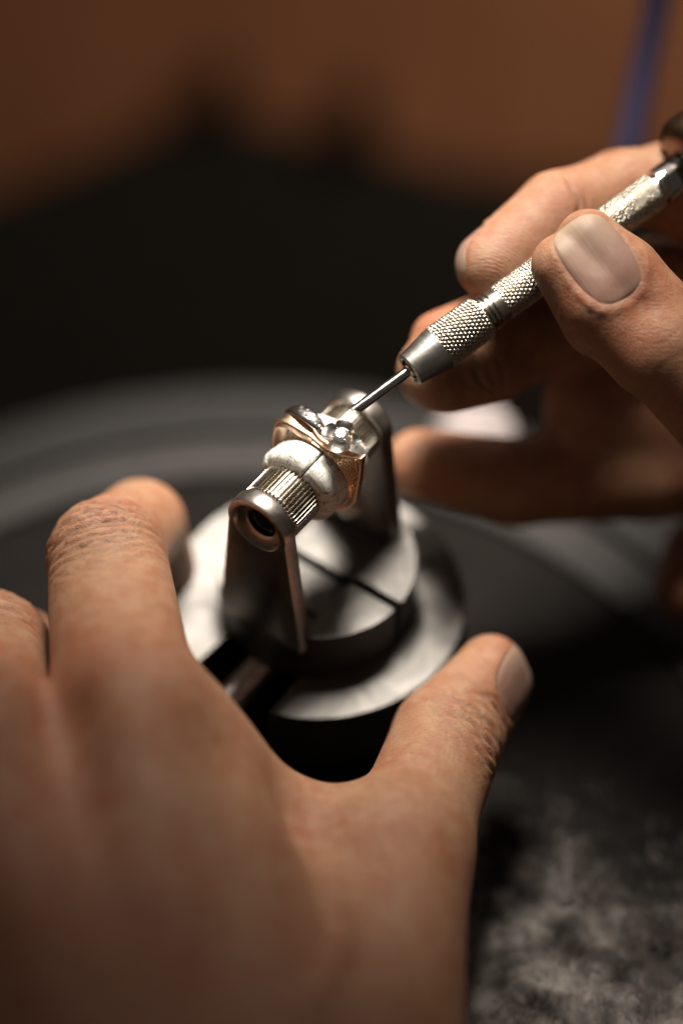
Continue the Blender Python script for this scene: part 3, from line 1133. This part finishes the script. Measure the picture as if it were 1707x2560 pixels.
def build_hand(name, hand, lo, hi, h, creases, nails, reds, ridges, lumps, veins=()):
    V, F = surface_net(hand.f, lo, hi, h)
    for _ in range(2):
        g = hand.grad(V)
        V = V - g * hand.f(V)[:, None]
    g = hand.grad(V)
    disp = np.zeros(len(V))
    red = np.zeros(len(V))
    dirt = np.zeros(len(V))
    for c, rad_, amt in lumps:
        d2 = ((V - np.asarray(c)) ** 2).sum(1)
        disp += amt * np.exp(-d2 / rad_ ** 2)
    for c, T, Nn, B, half, depth, sig, curv in creases:
        q = V - np.asarray(c)
        b = q @ B
        tt = q @ T + curv * b * b / half + .25 * np.sin(b * 1.3 + depth * 40)
        m = np.exp(-(b / half) ** 2) * np.clip((g @ Nn) * 1.6 + .25, 0, 1) * np.exp(-np.clip((q * q).sum(1) - half * half * 2.5, 0, None) / 40)
        e = np.exp(-(tt / sig) ** 2)
        disp += m * (-depth * e + depth * .38 * np.exp(-((np.abs(tt) - 1.9 * sig) / sig) ** 2))
        dirt = np.maximum(dirt, m * e * min(1, depth * 1.2))
    for c, rad_, amt in reds:
        d2 = ((V - np.asarray(c)) ** 2).sum(1)
        if amt < 0:
            dirt = np.maximum(dirt, -amt * np.exp(-d2 / rad_ ** 2))
        else:
            red = np.maximum(red, amt * np.exp(-d2 / rad_ ** 2))
    for path, rad_, amt in veins:
        path = spline(path, 8)
        d2 = np.full(len(V), 1e9)
        for p in path:
            d2 = np.minimum(d2, ((V - p) ** 2).sum(1))
        disp += amt * np.exp(-d2 / rad_ ** 2) * np.clip((g @ VIEW) * 2, 0, 1)
    ridge = np.zeros(len(V))
    rmask = np.zeros(len(V))
    for c, T, Nn, B, la, lb in ridges:
        q = V - np.asarray(c)
        t_, b_ = q @ T, q @ B
        mk = np.exp(-(t_ / la) ** 4 - (b_ / lb) ** 4) * np.clip((g @ Nn) * 2, 0, 1) * np.exp(-((q @ Nn) / 6) ** 4)
        ph = np.sqrt((t_ * .8 - 7) ** 2 + (b_ * .75 - 4) ** 2 + 1)
        ridge = np.where(mk > rmask, ph, ridge)
        rmask = np.maximum(rmask, mk)
    nobs = []
    for nl in nails:
        c, T, Nn, B, hw, hl = nl['c'], nl['T'], nl['N'], nl['B'], nl['hw'], nl['hl']
        q = V - c
        a_ = q @ B / hw
        t_ = q @ T / hl
        up = np.clip((g @ Nn) * 3, 0, 1) * ((q @ Nn) > -9)
        se = (np.abs(a_) ** 3 + np.abs(t_) ** 3) ** (1 / 3)
        fold = np.exp(-((se - 1.13) / .10) ** 2) * np.clip(1.15 - t_ * 1.1, 0, 1)
        disp += up * (-.55 * np.clip((1.05 - se) / .16, 0, 1) + nl.get('fold', .26) * fold * (.75 + .5 * np.sin(a_ * 9 + t_ * 7) * np.sin(t_ * 11)))
        red = np.maximum(red, up * .35 * np.exp(-((se - 1.12) / .16) ** 2))
        dirt = np.maximum(dirt, up * .6 * np.exp(-((se - 1.03) / .04) ** 2))
        # the plate itself, laid onto the finger's surface
        NU, NV_ = 26, 30
        pts = []
        edge = []
        nd = []
        for iu in range(NU + 1):
            for iv in range(NV_ + 1):
                u, w = iu / NU * 2 - 1, iv / NV_ * 2 - 1
                x = u * (1 - .20 * abs(w) ** 3)
                y = w * (1 - .20 * abs(u) ** 3)
                pts.append(c + B * (x * hw * 1.02) + T * (y * hl * 1.02))
                m_ = max(abs(u), abs(w))
                edge.append((x, y, m_))
        pts = np.array(pts)
        o = pts + Nn * nl.get('start', 16)
        dist = np.zeros(len(o))
        for _ in range(60):
            dist += np.clip(hand.f(o - Nn * dist[:, None]), -1, 5) * .8
        dist = np.minimum(dist, np.median(dist) + 4.5)
        sp = o - Nn * dist[:, None]
        e = np.array(edge)
        flat = (sp - c) @ Nn
        base = flat.max()
        # keep the plate stiffer than the flesh below
        target = base - .0 - (np.abs(e[:, 0]) ** 2.2) * nl.get('arch', 2.2) - nl.get('drop', .5) * (e[:, 1] ** 2)
        off = np.minimum(flat + .15, flat * .7 + target * .3)
        off = np.maximum(off, flat - .35) - .05 - .38 * np.clip((e[:, 2] - .86) / .14, 0, 1) ** 2 * np.clip(1.6 - e[:, 1] * 1.6, 0, 1)
        sp = sp + Nn * (off - flat)[:, None]
        lowr = sp - Nn * .5
        me_v = np.vstack([sp, lowr])
        W = NV_ + 1
        tot = (NU + 1) * W
        fc = []
        for iu in range(NU):
            for iv in range(NV_):
                k = iu * W + iv
                fc.append((k, k + W, k + W + 1, k + 1))
                fc.append((tot + k, tot + k + 1, tot + k + W + 1, tot + k + W))
        lp = [i * W for i in range(NU)] + [NU * W + j for j in range(NV_)] + [(NU - i) * W + NV_ for i in range(NU)] + [NV_ - j for j in range(NV_)]
        for i in range(len(lp)):
            a, b = lp[i], lp[(i + 1) % len(lp)]
            fc.append((a, tot + a, tot + b, b))
        nobs.append((me_v, fc, np.concatenate([e[:, 0] * hw] * 2), np.concatenate([e[:, 1]] * 2), np.concatenate([np.clip((e[:, 1] - .80) / .15, 0, 1)] * 2), np.concatenate([np.clip((e[:, 2] - .93) / .07, 0, 1) * np.clip(.5 - e[:, 1], 0, 1)] * 2)))
    V = V + g * disp[:, None]
    me = bpy.data.meshes.new(name)
    me.from_pydata((V * MM).tolist(), [], F.tolist())
    me.update()
    me.polygons.foreach_set('use_smooth', [True] * len(me.polygons))
    for nm, arr in (('red', red), ('dirt', dirt), ('ridge', ridge), ('ridge_mask', rmask)):
        at = me.attributes.new(nm, 'FLOAT', 'POINT')
        at.data.foreach_set('value', arr.astype(np.float32))
    o = link(name, me, 'skin')
    for mv, fc, ac, al, ed, dt in nobs:
        nm = bpy.data.meshes.new('fingernail')
        nm.from_pydata((mv * MM).tolist(), [], fc)
        nm.update()
        bmx = bmesh.new()
        bmx.from_mesh(nm)
        bmesh.ops.recalc_face_normals(bmx, faces=bmx.faces)
        bmx.to_mesh(nm)
        bmx.free()
        nm.polygons.foreach_set('use_smooth', [True] * len(nm.polygons))
        for an, arr in (('across', ac), ('along', al), ('edge', ed), ('dirt', dt)):
            at = nm.attributes.new(an, 'FLOAT', 'POINT')
            at.data.foreach_set('value', arr.astype(np.float32))
        link('fingernail', nm, 'nail', o)
    return o


VIEW = np.array((0, -.643, .766))            # the side of the hands that is turned up and forward


def seg(pts, radii, side=None, off=0):
    """a finger as tapered segments; off > 0 lays two side by side to broaden it across"""
    out = []
    for i in range(len(pts) - 1):
        a, b = np.array(pts[i], float), np.array(pts[i + 1], float)
        if off:
            s = np.asarray(side)
            for sg in (-1, 1):
                out.append((a + s * off * sg, b + s * off * sg, radii[i], radii[i + 1]))
        else:
            out.append((a, b, radii[i], radii[i + 1]))
    return out


def knuckle(c, T, Nn, B, half, rows_, spread, depth, curv=.0):
    res = []
    for i in range(rows_):
        q = (i + .5) / rows_ * 2 - 1
        jit = (rng.random() - .5) * .8
        res.append((np.asarray(c) + T * (q * spread + jit), T, Nn, B, half * (1 - .25 * abs(q) + .1 * rng.random()), depth * (.55 + .6 * rng.random()) * (1 - .72 * abs(q) ** 1.5), .42 + .22 * rng.random(), curv * q))
    return res


# left hand, holding the vise from the near side
Lw = (-31.9, -130.8, 58.2)
L_imcp, L_ipip, L_idip, L_itip = (-36.3, -43.7, 67.3), (-42.6, -0.5, 57.9), (-38.0, 18.1, 44.7), (-35.3, 19.3, 30.1)
L_mmcp, L_mpip, L_mdip, L_mtip = (-60.1, -49.1, 67.9), (-63.9, -13.2, 47.2), (-61.2, 0.8, 26.3), (-56.4, 3.3, 12.7)
L_rmcp, L_rpip, L_rtip = (-81.9, -55.2, 60.2), (-87.3, -22.7, 40.6), (-79.4, -9.1, 12.8)
L_lmcp, L_lpip, L_ltip = (-102.5, -61.2, 44.7), (-106.3, -32.6, 27.0), (-100.5, -22.0, 4.6)
L_tcmc, L_tmcp, L_tip_, L_ttip = (3.0, -107.1, 45.4), (10.2, -54.2, 40.2), (19.3, -24.2, 34.0), (28.4, -9.3, 33.5)
palm = [
    (L_imcp, (-26.8, -108.5, 54.6), 12.5, 15), (L_mmcp, (-38.9, -113.8, 58.0), 12.5, 15), (L_rmcp, (-52.5, -114.3, 52.4), 12, 14), (L_lmcp, (-64.6, -109.6, 43.3), 11, 14),
    (L_tmcp, L_tcmc, 12, 16.5),
    ((-27.3, -104.7, 47.4), Lw, 20, 21), ((-13.1, -107.1, 45.4), Lw, 19, 21), ((-51.1, -107.1, 45.4), Lw, 18, 21),
    ((-25.5, -49.2, 57.4), (-12.4, -105.6, 49.2), 11, 19), ((-11.5, -52.0, 39.4), (-0.2, -100.2, 45.9), 9, 18), ((-27.5, -40.9, 59.2), (-11.5, -48.5, 39.7), 10, 8.5), ((-10.8, -48.8, 39.5), (3.6, -51.2, 40.1), 8.5, 10),
    ((-41.9, -50.0, 46.3), (-30.1, -85.2, 45.5), 13, 17), ((-60.4, -51.1, 48.0), (-46.3, -87.2, 49.0), 13, 16), ((-82.2, -55.3, 41.9), (-60.2, -84.1, 43.8), 12, 15),
]
T, Nn, B = axes(L_imcp, L_ipip, VIEW)
index = seg([L_imcp, L_ipip], [11.6, 9.6], B, 1.2) + seg([L_ipip, L_idip, L_itip], [10.2, 8.3, 7.2])
middle = seg([L_mmcp, L_mpip, L_mdip, L_mtip], [11.8, 10.3, 8.6, 7.6])
ringf = seg([L_rmcp, L_rpip, L_rtip], [11, 9.8, 7.5])
little = seg([L_lmcp, L_lpip, L_ltip], [10, 8.6, 6.6])
Tt, Nt, Bt = axes(L_tip_, L_ttip, (.90, -.12, .40))
thumb = seg([L_tmcp, L_tip_], [11.0, 10.2]) + seg([L_tip_, L_ttip], [8.6, 6.3], Bt, 2.0)
LH = Hand(palm, [index, middle, ringf, little, thumb], 10, 2.5, 9)
creases = []
creases += knuckle(np.array(L_ipip) + Nn * 8, T, Nn, B, 11.5, 20, 17, 1.0, .6)
T2, N2, B2 = axes(L_imcp, L_ipip, (-.5, -.3, .8))
creases += knuckle(np.array(L_ipip) - T * 9 + N2 * 8, T2, N2, B2, 6, 6, 6, .32, 1.0)
Tm, Nm, Bm = axes(L_mmcp, L_mpip, VIEW)
creases += knuckle(np.array(L_mpip) + Nm * 8, Tm, Nm, Bm, 11, 20, 17, .85, .5)
creases += knuckle(np.array(L_tip_) + np.array((5.0, -3.0, 6.0)), Tt, unit((.55, -.5, .67)), np.cross(unit((.55, -.5, .67)), Tt), 9, 12, 11, .5, .6)
creases += knuckle(np.array(L_tip_) + Tt * 6 + np.array((5.0, -2.0, 5.0)), Tt, Nt, Bt, 6, 3, 2.5, .45, .8)
nails = [dict(c=np.array(L_ttip) - Tt * 1.5, T=Tt, N=Nt, B=Bt, hw=5.7, hl=6.8, arch=2.0, fold=.08)]
reds = [((-43.9, -43.0, 73.1), 13, .75), ((-35.4, -50.8, 77.0), 12, .35), (np.array(L_ttip) + Nt * 5, 8, .35), ((10.7, -66.0, 45.9), 12, .3), ((-38.0, -90.2, 72.6), 22, .55), ((-16.0, -95.0, 68.6), 30, .2), ((-49.7, -67.3, 72.2), 16, .5),
        (np.array(L_ipip) - B * 9, 8, .45)]
lumps = [((-45.9, -47.9, 74.2), 8.5, -3.0), ((-47.4, -64.1, 78.9), 12, -1.8), ((-34.5, -53.4, 77.4), 9, 1.0), ((-19.4, -65.9, 64.3), 12, 1.5), ((-28.2, -72.3, 68.1), 7, -1.2)]
veins = [([(-30.5, -65.7, 80.2), (-24.3, -78.0, 80.3), (-22.0, -91.0, 79.8), (-17.8, -108.0, 78.6)], 2.6, 1.1), ([(-45.1, -69.8, 79.3), (-39.3, -82.0, 79.5), (-25.7, -89.1, 81.4)], 2.3, 1.0), ([(-2.3, -63.0, 53.7), (0.4, -80.8, 59.7), (-3.4, -97.4, 66.6)], 2.3, .9)]
lh = build_hand('hand', LH, (-114.5, -150.1, -19.4), (52.4, 43.3, 105.4), .62, creases, nails, reds, [], lumps, veins)
tag(lh, 'bare hand gripping the steel vise body between thumb and index finger', 'hand')

# right hand, holding the graver
R_ttip, R_tip_, R_tmcp, R_tcmc = (41.7, 35.5, 99.8), (57.1, 24.5, 87.9), (78.7, 16.1, 67.9), (104.9, 12.7, 46.7)
R_itip, R_idip, R_ipip, R_imcp = (27.5, 43.4, 88.8), (39.8, 54.2, 92.0), (62.1, 63.4, 89.3), (97.6, 60.0, 68.1)
R_mtip, R_mdip, R_mpip, R_mmcp = (17.1, 31.4, 72.9), (32.8, 41.4, 70.8), (60.6, 58.8, 67.1), (99.7, 58.2, 50.9)
R_rtip, R_rdip, R_rpip, R_rmcp = (15.1, 31.5, 46.8), (33.9, 32.7, 40.0), (60.1, 38.2, 36.7), (101.5, 52.1, 32.8)
R_ltip, R_ldip, R_lpip, R_lmcp = (70.1, 28.8, 13.2), (72.7, 33.1, 16.8), (80.1, 34.2, 23.0), (102.2, 43.0, 20.0)
Rw = (143.5, 34.3, 20.4)
Tt, Nt, Bt = axes(R_tip_, R_ttip, (.12, -.60, .79))
palm = [(R_imcp, Rw, 14, 20), (R_mmcp, Rw, 14, 20), (R_rmcp, Rw, 13, 20), (R_lmcp, Rw, 12, 20), (R_tmcp, R_tcmc, 12, 17), (R_tcmc, Rw, 17, 20), ((96.5, 26.5, 47.9), (108.4, 44.9, 50.3), 14, 16), ((48.6, 44.3, 49.8), (94.2, 48.5, 42.8), 9.5, 15), ((60.4, 42.5, 37.8), (97.3, 45.1, 34.7), 9, 14)]
thumb = seg([R_ttip, (47.7, 30.9, 95.3)], [5.6, 7.1], Bt, 3.2) + seg([(47.7, 30.9, 95.3), R_tip_], [7.1, 7.3], Bt, 3.2) + seg([R_tip_, R_tmcp], [9.4, 11.5]) + [((39.6, 34.9, 96.7), (46.5, 28.4, 89.9), 5.2, 7.0)]
index = seg([R_itip, R_idip], [6.6, 7.4]) + seg([R_idip, (52.8, 61.2, 91.4), R_ipip], [7.0, 6.8, 8.4]) + seg([R_ipip, R_imcp], [8.4, 10]) + [((34.9, 57.5, 87.0), (51.6, 64.5, 88.9), 4.6, 6.5)]
middle = seg([R_mtip, R_mdip, R_mpip, R_mmcp], [7.0, 8.6, 9.4, 11]) + [((18.3, 37.3, 75.2), (30.5, 43.6, 74.0), 5.5, 6.5), ((19.8, 31.9, 70.7), (28.8, 34.7, 70.4), 6.6, 6.6)]
ringf = seg([R_rtip, R_rdip, R_rpip, R_rmcp], [6.8, 8.4, 9.4, 11])
little = seg([R_ltip, R_ldip, R_lpip, R_lmcp], [7.5, 8, 8.4, 9])
RH = Hand(palm, [thumb, index, middle, ringf, little], 10, 2.2, 8)
creases = []
Ti, Ni, Bi = axes(R_idip, R_itip, VIEW)
creases += [(np.array((43.5, 50.2, 99.1)), unit(np.subtract(R_ipip, R_idip)), VIEW, np.cross(VIEW, unit(np.subtract(R_ipip, R_idip))), 7, .6, .6, .25)]
creases += [(np.array((42.7, 50.0, 98.9)) + np.array((2.6, 0, 0)), unit(np.subtract(R_ipip, R_idip)), VIEW, np.cross(VIEW, unit(np.subtract(R_ipip, R_idip))), 6, .4, .6, .25)]
creases += knuckle(np.array(R_tip_) + Nt * 8 - Tt * 1, Tt, Nt, Bt, 8, 2, 3, .09, .6)
Tm, Nm, Bm = axes(R_mdip, R_mtip, VIEW)
Tn, Nn, Bn = axes((0, 0, 0), (-.55, .63, .53), (.16, -.60, .79))
creases += knuckle(np.array((25.3, 27.3, 77.3)), unit((.8, .1, .5)), VIEW, np.cross(VIEW, unit((.8, .1, .5))), 6, 4, 4, .5, .5)
nails = [dict(c=np.array((45.6, 30.3, 103.3)), T=Tn, N=Nn, B=Bn, hw=6.0, hl=8.3, arch=1.8),
         dict(c=np.array(R_itip) + Ti * 1.0, T=Ti, N=unit((-.42, .86, .22)) - Ti * (unit((-.42, .86, .22)) @ Ti), B=None, hw=4.6, hl=5.2, arch=2.0, start=10)]
nails[1]['N'] = unit(nails[1]['N'])
nails[1]['B'] = np.cross(nails[1]['N'], nails[1]['T'])
reds = [((37.4, 25.3, 95.1), 9, .55), ((49.2, 18.9, 93.7), 9, .45), ((31.7, 42.9, 95.6), 8, .25), ((42.9, 52.0, 97.9), 6, .7), ((55.5, 24.3, 98.2), 7, .3), ((17.5, 39.9, 80.0), 9, .8), ((65.6, 23.7, 24.6), 14, .6), ((22.6, 32.4, 52.8), 10, .5), ((28.0, 41.8, 94.7), 10, -.5), ((35.4, 46.6, 96.1), 10, -.42), ((34.6, 30.3, 98.1), 6, -.4), ((19.6, 27.6, 74.8), 10, -.35), ((42.9, 50.3, 96.5), 9, -.3)]
ridges = [(np.array((28.7, 40.0, 94.4)), Ti, VIEW, np.cross(VIEW, Ti), 10, 7.5), (np.array((35.5, 31.7, 96.6)), Tt, unit((-.75, -.5, .45)), np.cross(unit((-.75, -.5, .45)), Tt), 9, 5)]
rh = build_hand('hand', RH, (-8.9, -11.3, -10.8), (127.6, 88.5, 127.3), .52, creases, nails, reds, ridges, [])
tag(rh, 'bare hand pinching the graver handle between thumb and index finger', 'hand')


# grey fleece cloth in the near right corner
NX, NY = 90, 80
xs = np.linspace(20, 190, NX)
ys = np.linspace(-190, -34, NY)


def cloth_h(x, y):
    return 2.6 + 2.0 * np.sin(x * .16 + y * .05) * np.cos(y * .13 - x * .04) + 1.2 * np.sin(x * .37 + 1.3 * np.sin(y * .21)) * np.sin(y * .41 + .8 * np.sin(x * .17)) + .7 * np.sin(x * .9 + y * .5) * np.sin(y * .8 - x * .3)


def cloth_in(x, y):
    q = y - (-6 - .30 * (x - 20) + 5 * np.sin(x * .08))
    return q < 0


vv = []
for x in xs:
    for y in ys:
        yy = y + (-.22 * (x - 20) + (7 * math.sin(x * .08) + 3 * math.sin(x * .31))) * (y + 190) / 156
        xx = x + 3 * math.sin(y * .09) * (190 - x) / 170
        e = min(1, (190 + y) / 6, (-34 - y) / 16 + .02, (x - 20) / 6 + .02)
        vv.append((xx, yy, .1 + max(0, e) * float(cloth_h(xx, yy))))
ff = [(i * NY + j, (i + 1) * NY + j, (i + 1) * NY + j + 1, i * NY + j + 1) for i in range(NX - 1) for j in range(NY - 1)]
cloth = empty('fleece_cloth', (100, -100, 0))
tag(cloth, 'grey fleece cloth lying in the near right corner', 'cloth')
va = np.array(vv)
o = mesh_np('cloth_base', va - np.array((100, -100, 0)), ff, 'fleece', cloth)
# pile: short curved fibres in clumps
fv, ffc = [], []
r2 = np.random.default_rng(3)
for k in range(80000):
    i = r2.integers(0, NX - 2)
    j = r2.integers(1, NY - 2)
    b = va[i * NY + j] + np.array((r2.random() * 1.9, r2.random() * 2.3, -.3))
    if k > 64000:                            # stray fluff thinning out beyond the edge
        b = va[i * NY + NY - 2] + np.array((r2.random() * 1.9, -4 + abs(r2.normal()) * 13, 0))
        b[2] = .1 + r2.random() * .8
    if b[0] > 85 or b[1] < -85:
        continue
    ca = .9 * math.sin(b[0] * .5 + b[1] * .2) + .9 * math.sin(b[1] * .6) + r2.normal() * .5
    L = 1.6 + 2.2 * r2.random()
    lean = .6 + .5 * r2.random()
    d = np.array((math.cos(ca + 2.2) * lean, math.sin(ca + 2.2) * lean, .75))
    d /= np.linalg.norm(d)
    sd = np.cross(d, (0, 0, 1.0))
    sd = sd / max(1e-6, np.linalg.norm(sd)) * (.035 + .05 * r2.random())
    p1 = b + d * L * .5
    p2 = b + d * L + np.array((0, 0, -.35 * L * .5))
    s0 = len(fv)
    fv += [b - sd, b + sd, p1 + sd * .8, p1 - sd * .8, p2]
    ffc += [(s0, s0 + 1, s0 + 2, s0 + 3), (s0 + 3, s0 + 2, s0 + 4)]
o = mesh_np('pile', np.array(fv) - np.array((100, -100, 0)), ffc, 'fleece', cloth)
o['kind'] = 'stuff'
